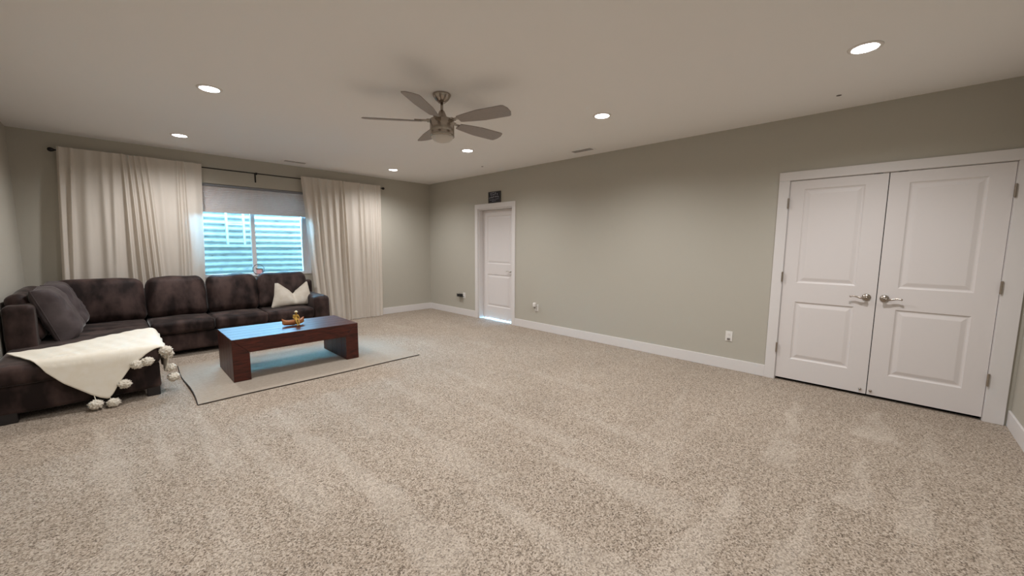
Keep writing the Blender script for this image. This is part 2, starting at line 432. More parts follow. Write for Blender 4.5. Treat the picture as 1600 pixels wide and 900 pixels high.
# ------------------------------------------------------------------ doors
def leaf_mesh(xf, ya, yb, z0, z1, panels, th=.035):
    """moulded leaf facing -x at xf ; panels = (y_hi, y_lo, z_lo, z_hi); returns frame mesh and panel meshes"""
    bm = bmesh.new()
    ys = sorted({ya, yb, *[p[0] for p in panels], *[p[1] for p in panels]}); zs = sorted({z0, z1, *[q for p in panels for q in p[2:]]})
    def inpan(y, z): return any(min(p[0], p[1]) < y < max(p[0], p[1]) and p[2] < z < p[3] for p in panels)
    for a, b in zip(ys, ys[1:]):
        for c, d in zip(zs, zs[1:]):
            if not inpan((a + b) / 2, (c + d) / 2):
                bm.faces.new([bm.verts.new((xf, y, z)) for y, z in ((a, c), (b, c), (b, d), (a, d))])
    lo, hi = min(ya, yb), max(ya, yb)
    for q in (((xf, lo, z0), (xf, lo, z1), (xf + th, lo, z1), (xf + th, lo, z0)), ((xf, hi, z0), (xf, hi, z1), (xf + th, hi, z1), (xf + th, hi, z0)),
              ((xf, lo, z0), (xf, hi, z0), (xf + th, hi, z0), (xf + th, lo, z0)), ((xf, lo, z1), (xf, hi, z1), (xf + th, hi, z1), (xf + th, lo, z1)),
              ((xf + th, lo, z0), (xf + th, hi, z0), (xf + th, hi, z1), (xf + th, lo, z1))):
        bm.faces.new([bm.verts.new(v) for v in q])
    bmesh.ops.remove_doubles(bm, verts=bm.verts, dist=1e-5)
    out = []
    for p in panels:
        pb = bmesh.new(); l, h = min(p[0], p[1]), max(p[0], p[1])
        prev = None
        for ins, dep in ((0, 0), (.006, .006), (.014, .010), (.022, .010), (.050, .002), (.056, .0015)):
            ring = [pb.verts.new((xf + dep, y, z)) for y, z in ((l + ins, p[2] + ins), (h - ins, p[2] + ins), (h - ins, p[3] - ins), (l + ins, p[3] - ins))]
            if prev:
                for i in range(4): pb.faces.new((prev[i], prev[(i + 1) % 4], ring[(i + 1) % 4], ring[i]))
            prev = ring
        pb.faces.new(prev); out.append(pb)
    return bm, out

def lever(leaf, xf, y, z, sgn):
    """rosette and curved lever; sgn = direction of the lever along y"""
    bm = bmesh.new()
    lathe(bm, [(.030, 0), (.033, -.004), (.031, -.009), (.022, -.013), (.013, -.016), (.012, -.045), (.015, -.050), (.014, -.058), (.004, -.060)], (xf, y, z), 24, 'x')
    pts, rad = [], []
    for i in range(13):
        t = i / 12
        pts.append((xf - .052 + .006 * math.sin(t * PI), y + sgn * (.004 + .112 * t), z - .006 * math.sin(t * 2 * PI) + .002)); rad.append(.0105 - .0045 * t + (.002 if i > 10 else 0))
    tube(bm, pts, .009, 10, radii=rad)
    return obj('handle', bm, 'nickel', leaf, True)

def hinge(door, xf, y, z):
    bm = bmesh.new(); bx(bm, xf - .004, xf, y - .008, y + .008, z - .046, z + .046, .001, 1)
    lathe(bm, [(.006, -.052), (.008, -.05), (.008, .05), (.006, .052)], (xf - .008, y, z), 12)
    return obj('hinge', bm, 'nickel', door)

def casing(door, ya, yb, z, w, right=None):
    """flat board trim around an opening"""
    r = right if right is not None else w
    boxo('casing', (-.019, 0, ya, ya + w, 0, z), 'trim_white', door, .003)
    boxo('casing', (-.019, 0, yb - r, yb, 0, z), 'trim_white', door, .003)
    boxo('casing', (-.021, 0, yb - r, ya + w, z, z + .086), 'trim_white', door, .003)

def build_doors():
    # single door, set deep in its jamb
    d = struct(root('door_1', (0, sum(SA) / 2, 0)), 'single white two-panel door under the small dark sign')
    casing(d, SA[0], SA[1], DZ, .078)
    boxo('jamb', (0, .15, SA[0] - .018, SA[0], 0, DZ), 'trim_white', d)
    boxo('jamb', (0, .15, SA[1], SA[1] + .018, 0, DZ), 'trim_white', d)
    boxo('jamb', (0, .15, SA[1] + .018, SA[0] - .018, DZ - .018, DZ), 'trim_white', d)
    xf = .105; ya, yb = SA[0] - .021, SA[1] + .021; m = (ya - yb)
    pans = [(ya - .12, yb + .12, 1.06, 1.95), (ya - .12, yb + .12, .25, .86)]
    for q in ((.1405, .15, SA[0] - .045, SA[0] - .018, 0, DZ - .018), (.1405, .15, SA[1] + .018, SA[1] + .045, 0, DZ - .018), (.1405, .15, SA[1] + .045, SA[0] - .045, DZ - .045, DZ - .018)):
        boxo('light_stop', q, 'trim_white', d)  # unseen strips added behind the leaf to block sky light leaking round it
    fb, ps = leaf_mesh(xf, ya, yb, .016, DZ - .022, pans)
    leaf = obj('door_leaf', fb, 'door_white', d)
    for p in ps: obj('panel', p, 'door_white', leaf)
    lever(leaf, xf, yb + .065, .935, 1)
    # double closet doors
    d = struct(root('door_2', (0, sum(DA) / 2, 0)), 'white two-panel double doors with nickel levers')
    casing(d, DA[0], DA[1], DZ, .092, .110)
    boxo('jamb', (0, .15, DA[0] - .004, DA[0], 0, DZ), 'trim_white', d)
    boxo('jamb', (0, .15, DA[1], DA[1] + .004, 0, DZ), 'trim_white', d)
    boxo('jamb', (0, .15, DA[1] + .004, DA[0] - .004, DZ - .004, DZ), 'trim_white', d)
    mid = -7.198; xf = -.004
    for ya, yb, pans, hy, sg, hg in ((DA[0] - .007, mid + .003, [(-6.590, -7.045, 1.045, 1.985), (-6.590, -7.050, .245, .848)], -7.130, 1, DA[0] - .002),
                                     (mid - .003, DA[1] + .007, [(-7.330, -7.772, 1.045, 1.975), (-7.330, -7.776, .24, .852)], -7.252, -1, DA[1] + .002)):
        fb, ps = leaf_mesh(xf, ya, yb, .030, DZ - .008, pans)
        leaf = obj('door_leaf', fb, 'door_white', d)
        for p in ps: obj('panel', p, 'door_white', leaf)
        lever(leaf, xf, hy, .946, sg)
        # flush floor bolt near the meeting edge, catch strike at the head
        by = mid + .045 if sg > 0 else mid - .028
        obj('floor_bolt', lathe(bmesh.new(), [(.010, 0), (.012, -.003), (.010, -.010), (.006, -.014)], (xf, by, .068), 16, 'x'), 'nickel', leaf, True)
        cy = mid + .075 if sg > 0 else mid - .085
        boxo('catch', (xf - .001, xf + .02, cy - .03, cy + .03, DZ - .0085, DZ - .0045), 'dark_gap', leaf)
        for z in (1.850, 1.100, .350): hinge(d, -.019, hg, z)
build_doors()

# ------------------------------------------------------------------ window, well, blind
def build_window():
    w = struct(root('window_1', ((WX0 + WX1) / 2, .2, WZ0)), 'sliding window with white vinyl frame onto a steel window well')
    y0, y1, f = .17, .25, .065
    boxo('frame', (WX0, WX0 + f, y0, y1, WZ0, WZ1), 'vinyl', w, .006)
    boxo('frame', (WX1 - f, WX1, y0, y1, WZ0, WZ1), 'vinyl', w, .006)
    boxo('frame', (WX0 + f, WX1 - f, y0, y1, WZ1 - f, WZ1), 'vinyl', w, .006)
    boxo('frame', (WX0 + f, WX1 - f, y0, y1, WZ0, WZ0 + .04), 'vinyl', w, .006)
    for a, b in ((WX0, WX0 + .006), (WX1 - .006, WX1)): boxo('reveal_brightener', (a, b, .001, .17, WZ0 + .018, WZ1), 'trim_white', w)  # white liners added to make the window reveal look brightly daylit
    boxo('mullion', (-3.283, -3.228, .178, .235, WZ0 + .04, WZ1 - f), 'vinyl', w, .005)
    boxo('pane', (WX0 + f, -3.283, .218, .222, WZ0 + .04, WZ1 - f), 'window_glass', w)
    boxo('pane', (-3.228, WX1 - f, .205, .209, WZ0 + .04, WZ1 - f), 'window_glass', w)
    struct(boxo('trim_1', (WX0 + .001, WX1 - .001, -.012, .17, WZ0, WZ0 + .018), 'trim_white', bevel=.004), 'white window sill board')
    # corrugated steel well: two lapped curved panels
    c = Vector((-3.25, .36, 0)); a, b = 1.16, .95
    well = tag(root('window_well', (-3.25, .9, .45)), 'corrugated galvanised steel window well seen through the window', 'window well')
    def panel(z0, z1, off):
        bm = bmesh.new(); n, mz = 48, int((z1 - z0) / .0105)
        g = []
        for j in range(mz + 1):
            z = z0 + (z1 - z0) * j / mz; d = .007 * math.sin(2 * PI * z / .105) + off
            g.append([bm.verts.new((c.x + (a + d) * math.cos(PI * i / n), c.y + (b + d) * math.sin(PI * i / n) ** .55, z)) for i in range(n + 1)])
        for j in range(mz):
            for i in range(n): bm.faces.new((g[j][i], g[j][i + 1], g[j + 1][i + 1], g[j + 1][i]))
        return obj('steel_panel', bm, 'well_steel', well, True)
    panel(.45, 1.36, .0); panel(1.345, 2.08, -.022)
    bm = bmesh.new(); bx(bm, c.x - a, c.x + a, .36, 1.34, .40, .46); obj('gravel_bed', bm, 'gravel', well)
    lad = tag(root('escape_ladder', (-3.3, 1.2, 1.39)), 'white escape ladder fixed inside the window well', 'ladder')
    for x in (-3.435, -3.182): boxo('rail', (x - .016, x + .016, 1.15, 1.19, 1.385, 2.40), 'ladder_paint', lad, .004)
    for k in range(4): boxo('rung', (-3.42, -3.197, 1.155, 1.185, 1.425 + .303 * k, 1.447 + .303 * k), 'ladder_paint', lad, .004)
    # cellular blind, half drawn
    bl = tag(root('cellular_blind', ((WX0 + WX1) / 2, .05, 1.87)), 'pinkish grey pleated blind half drawn over the window', 'blind')
    boxo('head_rail', (WX0 + .006, WX1 - .006, .02, .075, WZ1 - .035, WZ1 - .002), 'head_rail_shaded', bl, .004)
    bm = bmesh.new(); za, zb, n = 1.892, WZ1 - .036, 36
    for s, y in ((-1, .040), (1, .056)):
        g = []
        for i in range(n + 1):
            z = za + (zb - za) * i / n; yy = y + s * (.009 if i % 2 else 0)
            g.append((bm.verts.new((WX0 + .010, yy, z)), bm.verts.new((WX1 - .010, yy, z))))
        for p, q in zip(g, g[1:]): bm.faces.new((p[0], p[1], q[1], q[0]))
    obj('pleated_shade', bm, 'blind_cloth', bl)
    boxo('bottom_rail', (WX0 + .008, WX1 - .008, .026, .070, 1.868, 1.892), 'blind_cloth', bl, .004)
    # hoop ornament on the sill
    x, y, z = -3.236, .085, .983; s = WZ0 + .018
    t = tag(root('hoop_ornament', (x, y, s)), 'round wire hoop ornament with a small pink house on the window sill', 'ornament')
    obj('hoop', tube(bmesh.new(), [(x + .080 * math.cos(2 * PI * i / 40), y, s + .083 + .080 * math.sin(2 * PI * i / 40)) for i in range(40)], .0042, 8, True), 'black_metal', t, True)
    boxo('stand', (x - .045, x + .045, y - .025, y + .025, s, s + .012), 'sign_frame', t, .002)
    bm = bmesh.new(); bx(bm, x - .030, x + .042, y - .018, y + .018, s + .012, s + .085, .003); obj('house', bm, 'pink_clay', t)
    bm = bmesh.new(); bx(bm, x - .036, x + .048, y - .022, y + .022, s + .085, s + .100, .004); obj('roof', bm, 'green_paint', t)
    bm = bmesh.new(); tube(bm, [(x + .045, y - .02, s + .012), (x + .050, y - .02, s + .05), (x + .046, y - .02, s + .092)], .006, 8); obj('branch', bm, 'red_paint', t)
build_window()

# ------------------------------------------------------------------ curtains
def curtain(name, top, bot, folds, zt, zb, label, seed):
    """top / bot = (x left, x right); folds = (pos at top, pos at bottom, width, depth) in 0..1 across the cloth"""
    n, m = 300, 44
    bm = bmesh.new(); g = []
    for j in range(m + 1):
        h = j / m; z = zt + (zb - zt) * h; row = []
        for i in range(n + 1):
            s = i / n
            x = (top[0] + (top[1] - top[0]) * s) * (1 - h) + (bot[0] + (bot[1] - bot[0]) * s) * h
            d = 0.0
            for a, b, w, dep in folds:
                c = a + (b - a) * h ** .8; ww = w * (.62 + .75 * h)
                q = (s - c) / ww
                d += 1.3 * dep * (.50 + .65 * min(1, h * 2.2)) * math.exp(-q * q)
            d += .006 * noise.noise(Vector((s * 9, h * 2.2, seed))) + .004 * noise.noise(Vector((s * 26, h * 3.0, seed + 4)))
            if h < .05: d *= .75
            y = -.094 - d * .9
            zz = z + (.006 * noise.noise(Vector((s * 14, 0, seed))) if j == 0 else 0)
            row.append(bm.verts.new((x + .010 * noise.noise(Vector((s * 5, h * 3, seed + 9))) * h, y, zz)))
        g.append(row)
    for j in range(m):
        for i in range(n): bm.faces.new((g[j][i], g[j][i + 1], g[j + 1][i + 1], g[j + 1][i]))
    o = tag(obj(name, bm, 'curtain_cotton', None, True), label, 'curtain', 'cream curtains at the window')
    return o

def build_curtains():
    L = [(.015, .02, .022, .05), (.085, .06, .018, .045), (.17, .16, .045, .032), (.27, .30, .030, .030), (.345, .34, .028, .036), (.405, .47, .016, .055),
         (.445, .54, .013, .06), (.485, .60, .012, .06), (.525, .645, .012, .055), (.57, .69, .016, .045), (.66, .73, .035, .028), (.80, .82, .016, .045), (.845, .88, .016, .045), (.93, .95, .05, .030)]
    R = [(.03, .03, .03, .045), (.13, .12, .022, .04), (.20, .19, .022, .045), (.29, .28, .03, .038), (.375, .36, .026, .046), (.46, .44, .018, .06), (.50, .49, .014, .05),
         (.60, .58, .045, .030), (.70, .70, .022, .045), (.76, .77, .022, .04), (.84, .86, .03, .038), (.93, .93, .025, .045), (.985, .985, .02, .04)]
    curtain('curtain', (-5.246, -3.895), (-5.36, -3.985), L, 2.532, .008, 'wide cream curtain hanging left of the window behind the sofa', 1.0)
    curtain('curtain', (-2.590, -1.170), (-2.43, -1.215), R, 2.532, .008, 'cream curtain right of the window, reaching the carpet', 7.0)
    r = tag(root('curtain_rod', (-3.22, -.085, 2.49)), 'thin black curtain rod across the window wall', 'curtain rod')
    bm = bmesh.new(); lathe(bm, [(.0085, -5.265), (.0085, -1.135)], (0, -.076, 2.49), 14, 'x'); obj('pole', bm, 'black_metal', r, True)
    prof = [(.009, .0), (.014, .004), (.020, .014), (.0245, .026), (.0255, .034), (.022, .046), (.013, .055), (.003, .058)]
    bm = bmesh.new(); lathe(bm, prof, (-1.137, -.076, 2.49), 20, 'x'); obj('finial', bm, 'black_metal', r, True)
    bm = bmesh.new(); lathe(bm, [(a, -b) for a, b in prof], (-5.262, -.076, 2.49), 20, 'x'); obj('finial', bm, 'black_metal', r, True)
    for x in (-3.222, -5.19, -1.23):
        bm = bmesh.new(); bx(bm, x - .010, x + .010, -.006, 0, 2.36, 2.51, .002, 1); bx(bm, x - .006, x + .006, -.076, -.004, 2.470, 2.482, .001, 1)
        lathe(bm, [(.015, -.012), (.015, .012)], (x, -.076, 2.49), 16, 'x'); obj('bracket', bm, 'black_metal', r)
build_curtains()

# ------------------------------------------------------------------ sectional sofa
def build_sofa():
    s = tag(root('sectional_sofa', (-4.6, -.9, 0)), 'dark brown velvet corner sofa with chaise along the left wall', 'sofa')
    V = 'sofa_velvet'
    def part(name, c, d, r, puff=(0, 0, 0), rot=None, w=.004, ws=5, seed=0, n=10, m=V, warp=None):
        return obj(name, rbox(bmesh.new(), c, d, r, puff, rot, w, ws, seed, n, warp), m, s, True)
    xl = XL + .022
    # bases
    part('base', ((-4.64 - 2.56) / 2, -.585, .175), (2.10, .79, .23), .03, seed=1)
    part('chaise_base', ((xl - 4.645) / 2, -1.33, .190), (-4.645 - xl, 2.30, .245), .03, (0, .006, 0), seed=2)
    # seats
    for i, (a, b) in enumerate(((-4.628, -4.006), (-4.000, -3.398), (-3.392, -2.785))):
        part('seat_cushion', ((a + b) / 2, -.70, .368), (b - a, .66, .150), .045, (0.004, .008, .018), seed=3 + i, w=.006)
    part('seat_cushion', ((xl + .12 - 4.640) / 2, -.80, .372), (-4.640 - xl - .12, .62, .150), .04, (0, .006, .014), seed=8, w=.006)
    part('chaise_cushion', ((xl - 4.638) / 2, -1.815, .378), (-4.638 - xl, 1.42, .150), .045, (.004, .008, .016), seed=9, w=.006, n=16)
    # frames behind the cushions, arm
    part('back_frame', ((xl - 2.56) / 2, -.245, .44), (-2.56 - xl, .13, .74), .035, seed=10)
    part('side_frame', (xl + .092, -1.03, .455), (.185, 1.46, .77), .045, seed=11)
    part('arm', (-2.672, -.62, .335), (.225, .86, .55), .055, (.006, .010, .012), seed=12, w=.005)
    # back cushions
    def sag(p, h):
        # a filled cushion: slightly narrower and rounder at the top
        t = (p.z / h.z + 1) / 2
        p.x *= 1 - .035 * max(0, t - .6) / .4
        p.z -= .018 * (p.x / h.x) ** 4 * (1 if p.z > 0 else 0)
        return p
    for i, (a, b, top) in enumerate(((-5.42, -4.628, .95), (-4.615, -4.008, .945), (-3.998, -3.396, .945), (-3.386, -2.690, .945))):
        part('back_cushion', ((a + b) / 2, -.435, (.44 + top) / 2), (b - a, .21, top - .41), .085, (.012, .045, .012), rx(-14), .014, 4.5, 20 + i * 3, 12, V, sag)
    part('back_cushion', (xl + .115, -1.04, .70), (.14, 1.12, .46), .065, (.01, .01, .012), ry(-14), .010, 4.5, 41, 12, V)
    # feet
    for x, y in ((-4.70, -2.43), (-5.53, -2.43), (-5.53, -.3), (-2.64, -.95), (-2.64, -.28)):
        boxo('foot', (x - .045, x + .045, y - .045, y + .045, 0, .085), 'sofa_foot', s, .006)

    # loose cushions leaning on the side
    def loose(cy, seed, label, cx=-5.352, cz=.695, hy=.30, hz=.272, deg=-17):
        c = Vector((cx, cy, cz)); R = ry(deg); bm = bmesh.new(); n = 30; rim = []
        for front in (1, 0):
            g = []
            for j in range(n + 1):
                row = []
                for i in range(n + 1):
                    u = math.sin((i / n - .5) * PI); w = math.sin((j / n - .5) * PI)     # denser toward the seam
                    e = max(0, 1 - u ** 6) ** .4 * max(0, 1 - w ** 6) ** .4
                    d = .165 * e * (1 - .12 * w) if front else -.045 * e
                    k = 1 - .05 * (1 - abs(u) ** 2) * abs(w) ** 3 - .0
                    p = Vector((d, u * hy * (1 - .05 * (1 - w * w) * abs(u) ** 3), w * hz * k))
                    q = Vector((u * 2.2, w * 2.2, seed))
                    p.x += e * (.016 * noise.noise(q) + .010 * noise.noise(q * 2.6))
                    row.append(bm.verts.new(c + R @ p))
                g.append(row)
            if front:
                rim = [g[0][i].co.copy() for i in range(n)] + [g[j][n].co.copy() for j in range(n)] + [g[n][n - i].co.copy() for i in range(n)] + [g[n - j][0].co.copy() for j in range(n)]
            for j in range(n):
                for i in range(n): bm.faces.new((g[j][i], g[j][i + 1], g[j + 1][i + 1], g[j + 1][i]))
        bmesh.ops.remove_doubles(bm, verts=bm.verts, dist=2e-4)
        o = tag(obj('scatter_cushion', bm, 'cushion_velvet', None, True), label, 'cushion', 'brown cushions leaning on the sofa side')
        rim = [p for i, p in enumerate(rim) if (p - rim[i - 1]).length > .003]
        obj('piping', tube(bmesh.new(), rim, .0055, 8, True), 'cushion_velvet', o, True)
    loose(-1.335, 3.3, 'greyish brown piped cushion on the chaise, nearest the camera')
    loose(-.722, 8.1, 'greyish brown piped cushion tucked into the sofa corner', -5.335, .700)
build_sofa()

def build_pillow():
    """square linen cushion, karate-chopped so its top edge folds into a V"""
    bm = bmesh.new(); n = 36; sheets = []
    c = Vector((-2.985, -.735, .462)); 
    for sgn in (-1, 1):
        g = []
        for j in range(n + 1):
            row = []
            for i in range(n + 1):
                u = -1 + 2 * i / n; w = j / n                # w 0 bottom .. 1 top
                half = .300 - .075 * w
                x = u * half * (1 - .06 * (1 - abs(2 * w - 1)) * 1)
                ztop = .345 - .165 * max(0, 1 - abs(u - .06) / .88) ** 1.0
                z = w * ztop + .012 * (1 - abs(u)) * (1 - w)
                e = max(0, 1 - u * u) ** .55 * max(0, 1 - (2 * w - 1) ** 2) ** .55
                th = .085 * e
                crease = .045 * math.exp(-((u - .06) / .16) ** 2) * w ** 1.3
                y = sgn * th + (crease if sgn < 0 else crease * .2)
                p = Vector((x + .02 * w, y + .13 * w, z))
                p += .004 * Vector((0, noise.noise(Vector((u * 3, w * 3, sgn))), 0)) * (1 if e > .05 else 0)
                row.append(bm.verts.new(c + p))
            g.append(row)
        for j in range(n):
            for i in range(n): bm.faces.new((g[j][i], g[j][i + 1], g[j + 1][i + 1], g[j + 1][i]))
        sheets.append(g)
    rim = [sheets[0][0][i].co.copy() for i in range(n)] + [sheets[0][j][n].co.copy() for j in range(n)] + [sheets[0][n][n - i].co.copy() for i in range(n)] + [sheets[0][n - j][0].co.copy() for j in range(n)]
    bmesh.ops.remove_doubles(bm, verts=bm.verts, dist=2e-4)
    o = tag(obj('throw_pillow', bm, 'pillow_linen', None, True), 'cream linen pillow with a V-shaped dent beside the sofa arm', 'pillow')
    obj('piping', tube(bmesh.new(), rim, .0045, 6, True), 'pillow_linen', o, True)
build_pillow()

def build_throw():
    s0, s1, edge = -5.55, -4.36, -4.632
    TB = [(-5.55, .47), (-5.36, .0), (-5.313, -.09), (-5.229, -.20), (-5.086, -.335), (-5.03, -.375), (-4.991, -.395), (-4.96, -.36), (-4.917, -.275), (-4.834, -.146), (-4.74, -.062), (-4.696, -.032), (-4.632, .012), (-4.50, .05), (-4.36, .10)]
    TT = [(-5.55, .485), (-5.323, .53), (-5.102, .69), (-4.95, .84), (-4.828, .95), (-4.632, 1.06), (-4.50, .98), (-4.36, .75)]
    yf, zt = -2.535, .470; rr = .045
    def place(s, t):
        # wraps the flat cloth over the front edge (t < 0) and the right-hand edge (s > edge)
        wob = .010 * noise.noise(Vector((s * 4, t * 4, 1.5)))
        tt = t
        if tt >= rr: y, z = yf + tt, zt
        elif tt > -rr:
            a = (rr - tt) / (2 * rr) * PI / 2
            y, z = yf + rr - rr * math.sin(a), zt - rr + rr * math.cos(a)
        else: y, z = yf - .006 + .02 * min(0, tt + rr) * .2, zt + tt
        x = s
        if s > edge - rr and t > -.02:
            q = s - edge
            if q < rr:
                a = (q + rr) / (2 * rr) * PI / 2
                x = edge - rr + rr * math.sin(a) + .03 * math.sin(a); z = z - rr + rr * math.cos(a)
            else:
                x = edge + .030 + .014 * math.sin(t * 22 + q * 5); z = z - q
        y -= abs(wob) * (1 if t < 0 else 0); z += (abs(wob) + .004 * math.sin(s * 26 + t * 9) ** 2) * (1 if t > .05 else 0)
        return Vector((x, y, z))
    n, m = 110, 56; bm = bmesh.new(); g = []
    for i in range(n + 1):
        s = s0 + (s1 - s0) * i / n; a, b = interp(s, TB), interp(s, TT)
        g.append([bm.verts.new(place(s, a + (b - a) * (j / m))) for j in range(m + 1)])
    for i in range(n):
        for j in range(m): bm.faces.new((g[i][j], g[i + 1][j], g[i + 1][j + 1], g[i][j + 1]))
    o = tag(obj('throw_blanket', bm, 'throw_fleece', None, True), 'cream throw blanket with pompoms draped over the chaise end', 'blanket')
    md = o.modifiers.new('thick', 'SOLIDIFY'); md.thickness = .008; md.offset = 1
    # pompoms
    def pom(c, r, seed, tie=None):
        b = bmesh.new(); bmesh.ops.create_icosphere(b, subdivisions=4, radius=1)
        for v in b.verts:
            k = v.co.normalized(); q = 1 + .20 * noise.noise(k * 4 + Vector((seed, 0, 0))) + .42 * noise.noise(k * 13 + Vector((0, seed, 0)))
            v.co = Vector((k.x * r * 1.10, k.y * r, k.z * r * .95)) * q + Vector(c)
        p = obj('pompom', b, 'pom_wool', o, True)
        if tie: obj('string', tube(bmesh.new(), [tie, (Vector(tie) + Vector(c)) / 2 + Vector((.004, 0, 0)), c], .003, 6), 'pom_wool', p)
    y = -2.562
    pom((-5.067, y - .01, .052), .040, 1, (-5.072, -2.545, .13)); pom((-4.962, y - .01, .040), .036, 2, (-4.985, -2.545, .085))
    pom((-4.883, y, .182), .038, 3); pom((-4.797, y, .337), .038, 4); pom((-4.728, y, .350), .038, 5)
    pom((-4.600, -2.50, .415), .042, 6); pom((-4.585, -2.45, .365), .040, 7); pom((-4.570, -2.42, .225), .036, 9); pom((-4.555, -2.44, .135), .040, 8)
build_throw()

# ------------------------------------------------------------------ coffee table, figurine, rug
def build_table():
    x0, x1, ya, yb, zt, th = -4.118, -2.838, -2.632, -1.905, .447, .150
    zb = .013
    t = tag(root('coffee_table', ((x0 + x1) / 2, (ya + yb) / 2, zb)), 'chunky dark reddish wooden coffee table on the beige rug', 'coffee table')
    n = 5; w = (yb - ya) / n
    for k in range(n):
        a, b = ya + k * w + .0008, ya + (k + 1) * w - .0008
        for name, prof in (('top_plank', [(x0, zt), (x1, zt), (x1 - th, zt - th), (x0 + th, zt - th)]),
                           ('leg_plank', [(x0, zb), (x0, zt - .0008), (x0 + th - .0008, zt - th - .0005), (x0 + th - .0008, zb)]),
                           ('leg_plank', [(x1, zb), (x1, zt - .0008), (x1 - th + .0008, zt - th - .0005), (x1 - th + .0008, zb)])):
            bm = bmesh.new()
            f = [bm.verts.new((x, a, z)) for x, z in prof]; g = [bm.verts.new((x, b, z)) for x, z in prof]
            bm.faces.new(f); bm.faces.new(list(reversed(g)))
            for i in range(4): bm.faces.new((f[i], f[(i + 1) % 4], g[(i + 1) % 4], g[i]))
            bmesh.ops.bevel(bm, geom=bm.edges[:], offset=.0022, segments=1, affect='EDGES')
            o = obj(name, bm, 'table_wood', t)
    # rug: thin woven mat with a wavering left edge and a dark bound hem
    X0, X1, Y0, Y1 = -4.455, -2.235, -3.045, -1.515
    nx, ny = 60, 40; bm = bmesh.new(); g = []
    def pt(u, v):
        e = .010 * math.sin(v * 7) * (1 - u) ** 6
        x = X0 + (X1 - X0) * u + e * (1 if u < .5 else 0) + (.05 * v if u > .97 else 0) * 0
        y = Y0 + (Y1 - Y0) * v + .006 * math.sin(u * 9)
        z = .010 + .012 * max(0, 1 - u / .05) * max(0, math.sin(v * 5.0)) * 1
        return Vector((x, y, z))
    for i in range(nx + 1): g.append([bm.verts.new(pt(i / nx, j / ny)) for j in range(ny + 1)])
    for i in range(nx):
        for j in range(ny): bm.faces.new((g[i][j], g[i + 1][j], g[i + 1][j + 1], g[i][j + 1]))
    r = bmesh.ops.extrude_face_region(bm, geom=bm.faces[:])
    for v in r['geom']:
        if isinstance(v, bmesh.types.BMVert): v.co.z -= .009
    rug = tag(obj('area_rug', bm, 'rug_weave'), 'flat greyish beige rug under the coffee table', 'rug')
    hem = [pt(0, 1 - j / ny) for j in range(ny)] + [pt(i / nx, 0) for i in range(nx + 1)]
    obj('hem', tube(bmesh.new(), [p - Vector((0, 0, .003)) for p in hem], .0045, 6), 'rug_edge', rug, True)
build_table()

